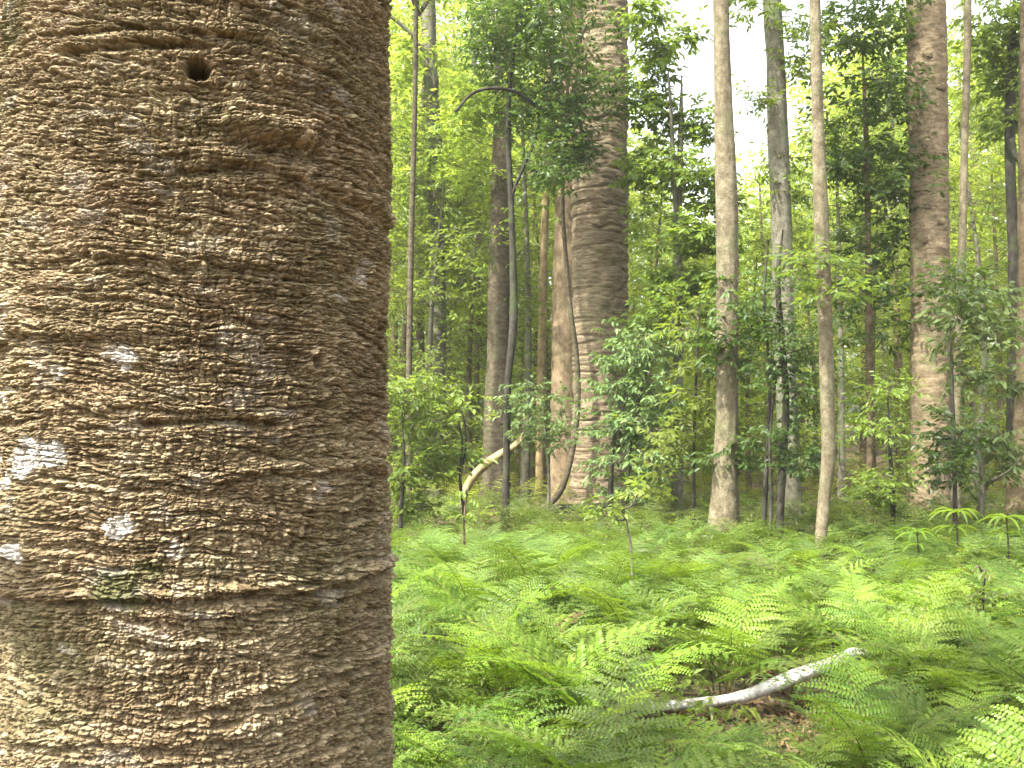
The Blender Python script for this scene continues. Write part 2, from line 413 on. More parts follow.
# ------------------------------------------------------------------ foreground trunk
def hero_tree():
    Rr = .45; cx, cy = -.745, 2.397
    view = math.atan2(-cy, -cx)                 # direction from the trunk to the camera
    # columns: dense where it faces the camera, sparse at the back
    a = np.radians(np.concatenate([np.arange(-96, 96.01, .19), np.arange(99, 263, 4)]))
    z = np.concatenate([np.arange(-.2, .2, .02), np.arange(.2, .64, .004), np.arange(.644, 2.58, .00132), np.arange(2.582, 3.3, .003), np.arange(3.31, 4.4, .01), np.arange(4.45, 6, .05), np.arange(6.2, 16.6, .4)])
    A, Z = np.meshgrid(a, z)
    u = A * Rr                                  # metres round the stem, + is to the left seen from the camera? fixed below
    # a>0 runs counter-clockwise seen from above = towards the right of the picture
    wz = (fbm2(u * 3.1 + 9, Z * 3.1, 1, 3) - .5) * .05 + (fbm2(u * 17, Z * 24, 2, 3) - .5) * .016
    wu = (fbm2(u * 20, Z * 20, 3, 3) - .5) * .03
    U = u + wu + 30; V = Z + wz + 10
    f1, f2, c1 = voronoi2(U / .0195, V / .0084, 4, .95, .8)
    g1, g2, c2 = voronoi2(U / .0115 + 50, V / .0056, 5, .9, .8)
    k1, k2, c3 = voronoi2(U / .055 + 20, V / .032, 6, .95)
    e1 = sstep(.04, .42, f2 - f1); e2 = sstep(.0, .35, g2 - g1); e3 = sstep(0, .10, k2 - k1)
    hb = noise2(U * 11 + V * 23, V * 58 + U * 4, 8)              # broken horizontal bands
    hb2 = noise2(U * 26 - V * 31, V * 120 + U * 8, 9)
    big = fbm2(u * 2.2 + 5, Z * 5.5 + 3, 10, 4)
    fine = fbm2(U * 160, V * 220, 11, 2)
    vb = noise2(U * 80 - V * 13, V * 18 + U * 21, 19)             # short upright ridges
    ln = noise2(U * 8.5 + V * 31, V * 78 + U * 5, 21); gl = 1 - sstep(.015, .13, np.abs(ln - .5))
    ln2 = noise2(U * 17 - V * 40, V * 140 - U * 9, 22); gl2 = 1 - sstep(.02, .16, np.abs(ln2 - .5))
    nv = noise2(U * 66 + V * 17, V * 14 + U * 27, 23); gv = (1 - sstep(.01, .10, np.abs(nv - .5))) * sstep(.4, .6, noise2(U * 14, V * 20, 24))
    e1n = sstep(.03, .26, f2 - f1)
    h = .92 * (.0085 * e1n * (.55 + .6 * c1) + .0040 * e2 * (.4 + .8 * c2) + .0030 * e3 - .0105 * gl - .0050 * gl2 - .0050 * gv
         + .0070 * (hb - .5) + .0028 * fine + .0055 * sstep(.68, .86, vb) + .022 * (big - .5)
         + .030 * (fbm2(u * .8 + 3, Z * 1.3 + 7, 25, 2) - .5))
    # growth rings and scars, positions read off as (degrees from facing, height)
    def pa(px): return math.asin(max(-1, min(1, (px - 192) / 199.)))
    def pz(px, py):
        aa = pa(px); d = math.hypot(cx, cy) - Rr * math.cos(aa)
        v = (384 - py) / F; return CAM_H + d * math.cos(R(17)) / math.cos(R(17)) * (SP + CP * v) / (CP - SP * v) * .985
    def groove(px0, px1, py, amp, wd, bulge, wav=.012):
        z0 = pz((px0 + px1) / 2, py)
        am = (pa(px0) + pa(px1)) / 2; ah = abs(pa(px1) - pa(px0)) / 2
        win = 1 - sstep(ah * .75, ah * 1.1, np.abs(A - am))
        zz = Z - z0 - (fbm2(u * 5 + py, u * 0 + py * .1, 12, 3) - .5) * wav * 2
        return 1.35 * win * (-amp * np.exp(-((zz) / wd) ** 2) + bulge * np.exp(-((zz - wd * 2.2) / (wd * 1.8)) ** 2))
    h += groove(60, 205, 62, .016, .007, .006)
    h += groove(60, 260, 45, .007, .006, .005)
    h += groove(-10, 400, 598, .011, .007, .011, .02)
    h += groove(100, 420, 612, .006, .006, .004)
    h += groove(205, 300, 152, .020, .020, .024, .03)
    h += groove(170, 330, 172, .006, .012, .006, .03)
    h += groove(30, 300, 275, .006, .010, .008, .03)
    h += groove(130, 260, 425, .014, .007, .004)
    h += groove(110, 220, 412, .008, .005, .004)
    h += groove(250, 420, 205, .010, .010, .010, .03)
    h += groove(-20, 150, 350, .006, .012, .008, .03)
    h += groove(180, 400, 480, .007, .008, .006, .03)
    h += groove(150, 400, 590, .006, .006, .006, .02)
    h += groove(150, 400, 690, .007, .008, .006, .03)
    h += groove(0, 250, 735, .007, .008, .006, .03)
    # knot hole and a couple of pits
    def pit(px, py, ru, rz, depth, rim=.0):
        q = np.sqrt(((u - pa(px) * Rr) / ru) ** 2 + ((Z - pz(px, py)) / rz) ** 2 + 1e-6)
        q = q + .25 * (fbm2(u * 60, Z * 60, 13, 2) - .5)
        return -depth * (1 - sstep(.35, 1., q)) + rim * np.exp(-((q - 1.3) / .4) ** 2)
    h += pit(185, 80, .030, .026, .085, .008) + pit(296, 362, .016, .02, .03, .004) + pit(340, 97, .012, .014, .02, .003)
    h += pit(275, 545, .012, .012, .015) + pit(78, 250, .012, .010, .012)
    # hollow under an old branch collar low on the left
    dz = Z - pz(40, 562) + .05 * (u - pa(40) * Rr) + .05 * (fbm2(u * 9 + 2, Z * 5, 29, 3) - .5)
    lob = np.where(dz > 0, np.exp(-(dz / .15) ** 2), np.exp(-(dz / .085) ** 2))
    win = np.exp(-np.maximum(0, (u - pa(28) * Rr) / .13) ** 2) * np.exp(-np.maximum(0, (pa(-6) * Rr - u) / .2) ** 2)
    h += win * (.036 * lob - .008 * np.exp(-((dz + .13) / .07) ** 2))
    rad = Rr + h - .014
    # root flare below, slight taper above
    rad = rad + .16 * np.exp(-np.maximum(Z, 0) / .22) - .008 * np.maximum(Z - 2.6, 0) + .006 * (1.6 - Z) * (Z > .5) * (Z < 2.6)
    ang = view + A
    P = np.stack([rad * np.cos(ang), rad * np.sin(ang), Z], -1)
    n, k = A.shape
    i = np.arange(n - 1)[:, None] * k; j = np.arange(k)[None]; j2 = (j + 1) % k
    q = np.stack([i + j, i + j2, i + k + j2, i + k + j], -1).reshape(-1, 4)
    # lichen and moss stains; two low-left moss patches also paint in shade
    lic = np.zeros_like(A)
    for px, py, r_, s in ((42, 458, .050, 1), (62, 452, .034, 1), (122, 521, .027, 1), (36, 540, .030, 1), (123, 360, .027, .7), (20, 478, .022, .7),
                          (8, 455, .02, .8), (65, 375, .02, .4), (345, 275, .03, .35), (300, 490, .02, .3), (15, 402, .025, .5), (170, 545, .02, .4)):
        q_ = np.hypot((u - pa(px) * Rr) / 1.25, Z - pz(px, py)) / r_
        q_ = q_ + 1.5 * (fbm2(u * 40 + px, Z * 60, 14, 4) - .5)
        lic = np.maximum(lic, s * (1 - sstep(.55, .95, q_)))
    lic *= .35 + .65 * sstep(.25, .7, hb2 + .3 * e1)
    sp = fbm2(u * 14 + 3, Z * 14, 15, 4)
    lic = np.maximum(lic, .16 * sstep(.60, .72, sp) * sstep(.4, .7, hb))
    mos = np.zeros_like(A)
    for px, py, r_, s in ((125, 580, .05, .8), (10, 60, .09, .5), (150, 565, .03, .6), (8, 130, .06, .4), (300, 560, .09, .3), (60, 690, .10, .35), (200, 130, .05, .3), (45, 625, .10, .45), (80, 640, .06, .4)):  # last two: mossy colour that stands in for shade under the collar
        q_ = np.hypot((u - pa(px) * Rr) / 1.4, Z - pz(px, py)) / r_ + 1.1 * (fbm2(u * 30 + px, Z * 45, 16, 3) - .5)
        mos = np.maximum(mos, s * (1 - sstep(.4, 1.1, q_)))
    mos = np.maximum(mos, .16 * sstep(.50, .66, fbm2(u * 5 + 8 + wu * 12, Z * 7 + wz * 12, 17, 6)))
    tint = np.clip(.48 + .55 * (c1 - .5) + .32 * (c2 - .5) + .55 * (fbm2(u * 7 + wu * 9, Z * 13 + wz * 9, 18, 5) - .5), 0, 1)
    mb = MB(); mb.add(P, q, tint.ravel())
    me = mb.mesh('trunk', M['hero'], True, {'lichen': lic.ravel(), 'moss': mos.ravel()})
    t = thing('bunya_tree', 'huge tree in front with scaly brown bark and white lichen spots', 'tree', (cx, cy, 0), 'big ringed conifers')
    link('trunk', me, t)
    link('crown', HIGH[0], t, (0, 0, 16.2), (0, 0, 1), 1.5)
    return t

# ------------------------------------------------------------------ other trunks
def rings_disp(seed, amp, freq, fl=.02):
    def f(th, s, r):
        x = np.cos(th) * 1.2 + 5; y = np.sin(th) * 1.2 + 5
        w = s + .10 * (fbm2(x * 1.1 + y, s * .6, seed, 3) - .5)
        a = noise2(w * freq, x * .6 + y * .4, seed + 3)
        b = noise2(w * freq * 2.3, x * 1.1 + y * .8, seed + 5)
        g1 = 1 - sstep(.0, .16, np.abs(a - .5)); g2 = 1 - sstep(.0, .2, np.abs(b - .5))
        c = noise2(w * freq * 5, x * 2.6 + y * 1.7, seed + 9)
        lump = fbm2(x * 1.2 + 3 * y, s * 1.1, seed + 7, 3)
        return amp * (-1.3 * g1 - .6 * g2 * (c > .3) + .8 * (a - .5) + .5 * (c - .5)) + fl * (lump - .5)
    return f
def soft_disp(seed, amp):
    def f(th, s, r):
        x = np.cos(th) + 4; y = np.sin(th) + 4
        return r * amp * ((fbm2(x * 1.6 + 2.3 * y, s * .9, seed, 3) - .5) * 2 + (fbm2(x * 5 + 6.3 * y, s * 3.1, seed + 1, 3) - .5) * .8)
    return f

def trunk_path(d, pts, H, flare=1.35, dd=0., tip=.35):
    """pts: (px, py, width px), bottom first; returns base and local rows x,y,z,r up to height H"""
    W = []
    for px, py, w in pts:
        p = at(px, py, d); W.append([p[0], p[1], p[2], w / 2 * d / F])
    W = np.array(W)
    W = W[np.argsort(W[:, 2])]
    b = W[0].copy()
    sl = (W[1][:2] - b[:2]) / max(.2, W[1][2] - b[2]) if len(W) > 1 else np.zeros(2)
    g = float(gz(b[0], b[1]))
    if b[2] > g: b[:2] = b[:2] - np.clip(sl, -.15, .15) * (b[2] - g)
    base = np.array([b[0], b[1], g])
    rows = [[b[0], b[1], g - .15, b[3] * flare], [b[0], b[1], g + .10, b[3] * (1 + (flare - 1) * .5)]]
    rows += W[W[:, 2] > g + .35].tolist()
    t = rows[-1]
    sl = (W[-1][:2] - W[0][:2]) / max(.5, W[-1][2] - W[0][2]) if len(W) > 1 else np.zeros(2)
    if H > t[2] + .3:
        for q in (.34, .67, 1.):
            z = t[2] + (H - t[2]) * q
            rows.append([t[0] + sl[0] * (z - t[2]) * .7, t[1] + (.12 * math.sin(q * 4 + d)), z, t[3] * (1 - (1 - tip) * q)])
    if not H: rows[-1][3] *= .35
    rows = np.array(rows); rows[:, :3] -= base
    return base, rows

def trunk_obj(name, parent, rows, mat, k=14, step=.12, disp=None, smooth=True):
    L = np.sum(np.linalg.norm(np.diff(rows[:, :3], axis=0), axis=1))
    P = resample(rows, max(6, int(L / step)))
    V, f = tube_arrays(P[:, :3], np.maximum(P[:, 3], .004), k, disp)
    mb = MB(); mb.add(V, f)
    return link(name, mb.mesh(name, mat, smooth), parent), P

HIGH = []
def high_crown_meshes():
    for s, (m, n) in enumerate(((M['leaf_mid'], 34), (M['leaf_dark'], 38), (M['leaf_sun'], 30))):
        rng = np.random.default_rng(50 + s); mb = MB()
        C = rng.normal(size=(n, 3)); C /= np.linalg.norm(C, axis=1)[:, None]
        C *= (rng.uniform(.3, 1, n) ** .5)[:, None] * [2.3, 2.3, 2.4]
        for c in C[:14]:
            P = resample(np.array([[0, 0, max(-1.6, min(.9, c[2] - .8)), .04], [c[0] * .5, c[1] * .5, c[2] * .6, .03], [*c, .012]]), 8)
            V, f = tube_arrays(P[:, :3], P[:, 3], 5); mb.add(V, f, .5, 1)
        leaf_sprays(mb, rng, C, .62, 5, 8, .15, .06, .45, fine=False)
        HIGH.append(mb.mesh('crown', [m, M['twig']]))
high_crown_meshes()
HERO = hero_tree()

def px_clusters(rng, d, boxes, dj=.5):
    C = []; rad = []
    for x0, y0, x1, y1, n, rp in boxes:
        for _ in range(n):
            dd = d + rng.uniform(-dj, dj)
            C.append(at(rng.uniform(x0, x1), rng.uniform(y0, y1), dd)); rad.append(rp * rng.uniform(.7, 1.3) * dd / F)
    return np.array(C), np.array(rad)

def limbs(mb, rng, rows, C, r0=.009, k=4):
    """thin branches that grow from the stem outwards, each cluster from the nearest branch or stem point below it"""
    nodes = [(r[:3], r0) for r in rows[(rows[:, 2] > .2)][::2]] or [(rows[-1, :3], r0)]
    order = np.argsort([np.min(np.linalg.norm(rows[:, :3] - c, axis=1)) for c in C])
    for c in C[order]:
        pts = np.array([n_[0] for n_ in nodes]); dv = c - pts
        cost = np.linalg.norm(dv, axis=1) + np.where(dv[:, 2] < 0, 1.2 * np.abs(dv[:, 2]), 0)
        a, ra = nodes[int(np.argmin(cost))]
        L_ = np.linalg.norm(c - a)
        if L_ < .05: continue
        m1 = a * .67 + c * .33 + rng.normal(size=3) * .10 * L_; m2 = a * .3 + c * .7 + rng.normal(size=3) * .10 * L_ + [0, 0, .06 * L_]
        P = resample(np.array([[*a, ra], [*m1, ra * .85], [*m2, ra * .7], [*c, ra * .5]]), 9)
        V, f = tube_arrays(P[:, :3], P[:, 3], k); mb.add(V, f, .5, 1)
        nodes.append((c, max(.003, ra * .62)))
        nodes.append((m2, max(.003, ra * .7)))

def crown_px(parent, base, seed, d, boxes, mat, L=.10, W=.035, twl=.28, ntw=16, K=8, dj=.5, rows=None, droop=.35, name='crown', fine=True):
    rng = np.random.default_rng(seed); mb = MB()
    C, rad = px_clusters(rng, d, boxes, dj)
    C = C - base
    rad = rad * 1.1
    C[:, 2] = np.maximum(C[:, 2], rad * .6 + .08)
    if rows is not None: limbs(mb, rng, rows, C)
    leaf_sprays(mb, rng, C, rad * 1.12, int(ntw * 1.8), K, L, W * 1.1, twl, droop=droop, fine=fine)
    return link(name, mb.mesh(name, [mat, M['twig']]), parent)

SEED = [100]
def tree(name, label, cat, d, pts, bark, H=0, boxes=None, leaf='leaf_mid', group=None, k=14, step=.12, disp=None, flare=1.35,
         high=None, tip=.35, extra=(), **ck):
    SEED[0] += 1
    base, rows = trunk_path(d, pts, H, flare, tip=tip)
    t = thing(name, label, cat, base, group)
    stem = 'trunk' if cat == 'tree' else 'stem'
    o, P = trunk_obj(stem, t, rows, M[bark], k, step, disp)
    for e, ew in extra:                           # further stems or limbs given in pixels
        E = np.array([[*(at(x, y, d + dd_) - base), w / 2 * d / F] for x, y, w, dd_ in e])
        if ew == stem: E[0, 2] = min(E[0, 2], -.05 + float(gz(E[0, 0] + base[0], E[0, 1] + base[1])) - base[2])
        trunk_obj(ew, t, E, M[bark], 8, .06, soft_disp(SEED[0] + 3, .08))
    if boxes: crown_px(t, base, SEED[0], d, boxes, M[leaf], rows=P, **ck)
    if high is not None:
        tp = rows[-1]
        link('crown', HIGH[high], t, (tp[0], tp[1], tp[2] - 1.2), (0, 0, SEED[0] * 1.7), ck.get('hs', 1.0))
    return t, base, P

def scars(t, base, P, d, spots, mat):
    """raised branch scars on the side of a trunk that faces the path"""
    for px, py, w, h in spots:
        p = at(px, py, d) - base
        i = int(np.argmin(np.abs(P[:, 2] - p[2]))); r = P[i, 3]; dx = (p[0] - P[i, 0]) * .97
        y = P[i, 1] - math.sqrt(max(.0001, r * r - dx * dx))
        k = d / F; n, m = 10, 14
        th = np.linspace(0, math.pi, n)[:, None]; ph = np.linspace(0, 2 * math.pi, m, endpoint=False)[None]
        wob = 1 + .25 * np.sin(ph * 3 + px) * np.sin(th)
        V = np.stack([np.sin(th) * np.cos(ph) * w * k * wob, (np.cos(th) + 0 * ph) * min(w, h) * k * .45, np.sin(th) * np.sin(ph) * h * k * wob], -1).reshape(-1, 3)
        i0 = (np.arange(n - 1)[:, None] * m + np.arange(m)[None]); j0 = np.arange(n - 1)[:, None] * m + (np.arange(m)[None] + 1) % m
        mb = MB(); mb.add(V + [P[i, 0] + dx, y, p[2]], np.stack([i0, i0 + m, j0 + m, j0], -1).reshape(-1, 4)[:, ::-1])
        link('branch_scar', mb.mesh('branch_scar', M[mat], True), t)

def named_trees():
    # the big ringed trunk in the middle
    t, b, P = tree('bunya_tree', 'thick ringed brown trunk in the middle with a vine up its left side', 'tree', 16.6,
         [(600, 512, 61), (600, 495, 59), (600, 400, 57), (600, 300, 57), (600, 200, 58), (603, 100, 52), (606, 0, 46)], 'bunya', 18,
         group='big ringed conifers', k=150, step=.016, disp=rings_disp(3, .024, 6.6, .02), high=1, flare=1.12, tip=.5)
    tree('tall_tree', 'smooth reddish trunk pressed close behind the left side of the ringed trunk', 'tree', 17.6,
         [(566, 495, 34), (566, 400, 31), (567, 300, 30), (569, 200, 28), (572, 100, 26), (574, 0, 24)], 'red', 17, k=40, step=.05, disp=rings_disp(27, .008, 6, .03), high=0, flare=1.12)
    scars(t, b, P, 16.6, [(595, 229, 5, 3), (586, 213, 3, 2), (583, 204, 3, 2), (612, 50, 8, 2.5), (614, 76, 6, 2)], 'bunya')
    # bulging branch scars on its face
    tree('tall_tree', 'straight thin tan trunk just left of the thick ringed one', 'tree', 19, [(540, 492, 9), (541, 400, 9), (544, 250, 8), (549, 100, 8), (551, 0, 8)],
         'yellow', 14, high=2, disp=soft_disp(5, .1))
    tree('tall_tree', 'medium brown trunk standing behind the dark crooked stem', 'tree', 17.3, [(496, 498, 31), (497, 400, 25), (500, 250, 22), (503, 100, 18), (505, 0, 16)],
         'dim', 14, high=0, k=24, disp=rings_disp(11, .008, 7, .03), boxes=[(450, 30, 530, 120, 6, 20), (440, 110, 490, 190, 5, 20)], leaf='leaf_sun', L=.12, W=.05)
    tree('understorey_tree', 'crooked dark slender tree whose leafy branches hide the top of the ringed trunk', 'tree', 14.4,
         [(505, 527, 8), (506, 480, 7), (507, 420, 7), (508, 380, 7), (513, 330, 8), (513, 260, 7), (511, 200, 6), (508, 120, 5), (515, 40, 4), (522, -30, 3)], 'dark', 0,
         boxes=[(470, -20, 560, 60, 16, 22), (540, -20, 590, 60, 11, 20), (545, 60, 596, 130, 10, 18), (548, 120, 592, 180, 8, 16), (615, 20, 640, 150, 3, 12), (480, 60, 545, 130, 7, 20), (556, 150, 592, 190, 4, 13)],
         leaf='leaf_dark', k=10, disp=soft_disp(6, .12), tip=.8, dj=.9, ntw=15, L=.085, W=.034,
         extra=[([(511, 200, 3.5, 0), (534, 105, 3.5, -.3), (510, 90, 3.5, -.5), (475, 92, 3.2, -.6), (455, 112, 2.4, -.7)], 'branch')])
    tree('tall_tree', 'greenish tall trunk standing nearest the big front trunk', 'tree', 19.5, [(437, 500, 19), (437, 400, 18), (438, 300, 17), (436, 200, 17), (433, 110, 15), (430, 60, 15), (428, 0, 15)],
         'grey', 14, high=2, k=18, disp=rings_disp(15, .01, 5, .03),
         extra=[([(431, 100, 6, 0), (436, 85, 6, -.2), (425, 52, 5, -.3), (405, 28, 4, -.4), (385, 12, 4, -.5)], 'branch')],
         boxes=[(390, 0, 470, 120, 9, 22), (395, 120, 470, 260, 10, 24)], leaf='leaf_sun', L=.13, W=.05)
    tree('slender_tree', 'thin greenish stem close beside the edge of the front trunk', 'tree', 16, [(409, 440, 6), (409, 390, 6), (411, 250, 6), (415, 100, 5), (416, 0, 5)], 'dim', 11, high=0)
    tree('slender_tree', 'very thin stem standing between two trunks on the left', 'tree', 22, [(477, 480, 5), (477, 400, 5), (478, 280, 4), (480, 180, 4)], 'brown', 9,
         boxes=[(450, 120, 505, 230, 9, 20)], leaf='leaf_sun', L=.13, W=.05)
    tree('forked_tree', 'slim mottled tree right of the ringed trunk forking near the top', 'tree', 14.5, [(677, 528, 12), (678, 450, 11), (678, 350, 9), (679, 200, 7), (681, 120, 5), (682, 72, 3)], 'grey', 0,
         extra=[([(678, 240, 6, 0), (673, 160, 5, -.1), (670, 95, 3, -.2), (668, 70, 1.5, -.2)], 'branch')], disp=soft_disp(9, .15),
         boxes=[(640, 65, 705, 130, 6, 15), (640, 140, 710, 260, 12, 20), (640, 0, 708, 60, 5, 10), (690, 200, 720, 330, 7, 16), (650, 250, 712, 330, 7, 18)], leaf='leaf_mid', L=.12, W=.045)
    tree('pale_tree', 'pale smooth tan trunk right of centre rising against the white sky', 'tree', 11.6,
         [(723, 556, 31), (724, 530, 29), (725, 490, 26), (727, 400, 21), (727, 300, 22), (727, 200, 22), (723, 100, 18), (721, 0, 16)], 'tan', 13, high=2, k=40, step=.05,
         disp=soft_disp(12, .13), flare=1.22,
         boxes=[(698, 270, 745, 400, 9, 14), (700, 400, 742, 470, 3, 12)], leaf='leaf_dark', L=.11, W=.04, dj=.35, ntw=6)
    tree('mottled_tree', 'greenish mottled trunk against the white gap, right of the pale tan one', 'tree', 13.5,
         [(790, 540, 24), (789, 480, 22), (787, 400, 20), (783, 300, 20), (781, 220, 20), (778, 120, 20), (776, 60, 18), (772, 0, 18)], 'grey', 14, high=0, k=32, step=.06, disp=soft_disp(13, .14),
         boxes=[(735, -10, 800, 20, 4, 14), (785, 10, 815, 80, 7, 14), (740, 80, 765, 110, 2, 8), (770, 160, 800, 200, 4, 12)], leaf='leaf_mid', L=.09, W=.034, ntw=7)
    tree('sapling_clump', 'clump of thin black stems with dark leaves below the mottled trunk', 'sapling', 11,
         [(779, 562, 9), (780, 520, 8), (783, 460, 8), (786, 400, 7), (782, 340, 6), (778, 270, 5), (783, 230, 4)], 'dark', 0,
         extra=[([(763, 548, 5, .1), (765, 500, 5, .1), (767, 450, 4, .1), (770, 380, 3, 0), (764, 300, 3, 0), (768, 240, 2, 0)], 'stem'), ([(770, 552, 4, -.1), (771, 490, 4, 0), (770, 440, 3, 0), (775, 380, 3, 0)], 'stem')],
         boxes=[(750, 270, 812, 350, 14, 17), (755, 350, 815, 420, 13, 17), (750, 420, 812, 475, 9, 15), (800, 400, 835, 480, 5, 14)], leaf='leaf_dark', L=.07, W=.028, twl=.2, ntw=6, dj=.5)
    tree('slender_tree', 'slim tan tree with a dark crooked foot, right of the black stems', 'tree', 10.1,
         [(820, 578, 11), (821, 550, 11), (824, 500, 12), (828, 460, 13), (827, 400, 14), (824, 300, 14), (821, 220, 15), (818, 120, 12), (815, 0, 11)], 'tan', 12, high=1, k=28, step=.05, disp=soft_disp(14, .14), flare=1.1,
         boxes=[(800, 250, 850, 330, 5, 14)], leaf='leaf_mid', L=.09, W=.034, ntw=7)
    tree('slender_tree', 'thin brown stem under dark foliage, left of the stout right-hand trunk', 'tree', 14.2,
         [(870, 530, 7), (870, 450, 7), (869, 350, 7), (868, 240, 6), (866, 130, 5), (862, 40, 4)], 'brown', 0,
         boxes=[(832, 0, 905, 80, 17, 22), (835, 80, 910, 170, 20, 24), (840, 170, 908, 260, 14, 22), (840, 260, 905, 340, 8, 20)], leaf='leaf_dark', L=.11, W=.042, ntw=8, dj=.9)
    t, b, P = tree('bunya_tree', 'stout straight tan trunk on the right with dark branch scars', 'tree', 14,
         [(929, 532, 44), (930, 500, 42), (931, 400, 39), (929, 200, 38), (926, 0, 37)], 'rtan', 18, group='big ringed conifers', high=1, k=70, step=.03,
         disp=rings_disp(21, .010, 7, .03), flare=1.15, tip=.5)
    scars(t, b, P, 14, [(915, 12, 3.5, 4), (922, 62, 4, 3), (934, 93, 5, 4), (932, 227, 3.5, 2.5), (918, 243, 5, 3.5), (918, 150, 4, 3), (921, 210, 4, 3), (938, 158, 4, 2), (925, 330, 4, 3)], 'brown')
    tree('slender_tree', 'thin pale pole-like trunk beside the stout right-hand trunk', 'tree', 13, [(956, 500, 10), (957, 400, 9), (962, 250, 8), (965, 130, 7), (968, 0, 7)], 'tan', 12, high=2)
    tree('tall_tree', 'brown trunk cut off by the right edge behind green leaves', 'tree', 13.5, [(1029, 536, 44), (1031, 450, 36), (1033, 380, 33), (1035, 200, 31), (1036, 0, 29)], 'brown', 15, high=0, k=40, step=.05,
         disp=rings_disp(25, .008, 8, .03))
    tree('dark_tree', 'dark curving tree high up near the right edge', 'tree', 17, [(1012, 500, 11), (1012, 400, 10), (1013, 250, 10), (1010, 150, 10), (1012, 60, 9), (1014, 0, 8)], 'dark', 0,
         extra=[([(1011, 170, 6, 0), (1012, 140, 6, -.2), (1018, 160, 5, -.3), (1034, 168, 4, -.4)], 'branch')],
         boxes=[(985, -10, 1050, 60, 12, 22), (975, 60, 1050, 130, 6, 18)], leaf='leaf_mid', L=.13, W=.05)
    tree('bushy_sapling', 'many-branched greenish sapling between the stout trunk and the right edge', 'sapling', 11.8,
         [(980, 556, 7), (981, 520, 6), (983, 480, 5), (978, 450, 4), (974, 420, 3), (977, 380, 2)], 'grey', 0,
         extra=[([(983, 485, 4, 0), (996, 478, 3, -.2), (1010, 470, 2, -.3), (1022, 455, 2, -.3)], 'branch'), ([(974, 552, 4, .1), (975, 520, 4, .1), (979, 500, 3, 0), (970, 470, 2, 0)], 'stem')],
         boxes=[(955, 330, 1024, 400, 9, 17), (950, 280, 1024, 330, 9, 17), (985, 420, 1030, 480, 6, 14)], leaf='leaf_grey', L=.12, W=.042, ntw=5, droop=.55)
    tree('leafy_sapling', 'very dark leafy sapling standing against the foot of the stout right-hand trunk', 'sapling', 11.2,
         [(956, 575, 5), (956, 540, 5), (955, 500, 4.5), (954, 440, 4), (952, 380, 3), (950, 320, 2)], 'dark', 0,
         boxes=[(938, 440, 972, 500, 11, 12), (930, 395, 968, 450, 5, 13), (920, 270, 1000, 310, 8, 14)], leaf='leaf_dark', L=.09, W=.036, ntw=4)
    tree('leafy_shrub', 'dark green shrub at the left foot of the stout right-hand trunk', 'shrub', 12.6,
         [(893, 545, 5), (893, 500, 5), (890, 450, 4), (888, 400, 3)], 'dark', 0,
         boxes=[(868, 430, 912, 510, 9, 14), (862, 380, 905, 440, 6, 15)], leaf='leaf_mid', L=.09, W=.035, ntw=7)
    tree('leafy_shrub', 'pale green shrub with long pointed leaves before the ringed trunk', 'shrub', 14.0,
         [(611, 530, 5), (611, 480, 5), (614, 440, 4), (625, 400, 3), (640, 340, 2)], 'dark', 0,
         extra=[([(629, 535, 4, 0), (628, 480, 3, 0), (635, 420, 3, 0), (652, 350, 2, 0)], 'stem')],
         boxes=[(605, 330, 665, 400, 16, 15), (610, 400, 675, 460, 14, 15), (605, 455, 660, 510, 9, 14)], leaf='leaf_grey', L=.11, W=.034, droop=.6, ntw=8)
    tree('leafy_shrub', 'small blue-green shrub at the left side of the ringed trunk', 'shrub', 14.6,
         [(548, 528, 4), (549, 480, 3), (545, 430, 3), (540, 390, 2)], 'grey', 0,
         boxes=[(505, 385, 580, 440, 14, 13), (520, 425, 575, 455, 5, 12)], leaf='leaf_grey', L=.10, W=.034, ntw=4, droop=.5)
    tree('leafy_shrub', 'dark shrub hugging the edge of the front trunk above the ferns', 'shrub', 12,
         [(400, 555, 4), (401, 510, 4), (404, 460, 3), (402, 410, 2)], 'dark', 0,
         boxes=[(388, 460, 430, 520, 12, 13), (388, 385, 425, 460, 9, 13)], leaf='leaf_mid', L=.11, W=.042, ntw=5)
    tree('leafy_sapling', 'spindly dark sapling with few leaves left of the bent tan branch', 'sapling', 12.5,
         [(467, 560, 4), (464, 510, 4), (460, 480, 3), (462, 440, 2), (452, 400, 2)], 'dark', 0,
         extra=[([(460, 480, 2.4, 0), (466, 440, 2, 0), (458, 405, 1.6, 0), (448, 395, 1.2, 0)], 'branch')],
         boxes=[(395, 385, 470, 430, 6, 13), (440, 420, 480, 460, 4, 10)], leaf='leaf_mid', L=.11, W=.04, ntw=5)
    tree('leafy_sapling', 'thin bare sapling leaning out of the ferns in the middle', 'sapling', 7.2,
         [(633, 640, 3.4), (632, 590, 3), (630, 540, 2.6), (622, 500, 2)], 'grey', 0, boxes=[(600, 490, 640, 520, 3, 10)], leaf='leaf_mid', L=.06, W=.024, twl=.14, ntw=4, dj=.1)
    tree('leafy_sapling', 'thin upright sapling with a few leaves among the ferns near the right edge', 'sapling', 6.3,
         [(984, 668, 3), (984, 630, 2.6), (983, 595, 2.2), (986, 570, 1.6)], 'dark', 0, boxes=[(965, 560, 1005, 600, 4, 9)], leaf='leaf_mid', L=.05, W=.022, twl=.12, ntw=3, dj=.1)
    tree('leafy_sapling', 'thin bare stick of a sapling near the edge of the front trunk', 'sapling', 9,
         [(466, 600, 3), (466, 560, 2.6), (464, 520, 2.2), (467, 490, 1.6)], 'brown', 0, boxes=[(450, 480, 485, 520, 3, 9)], leaf='leaf_mid', L=.06, W=.024, twl=.14, ntw=3, dj=.1)
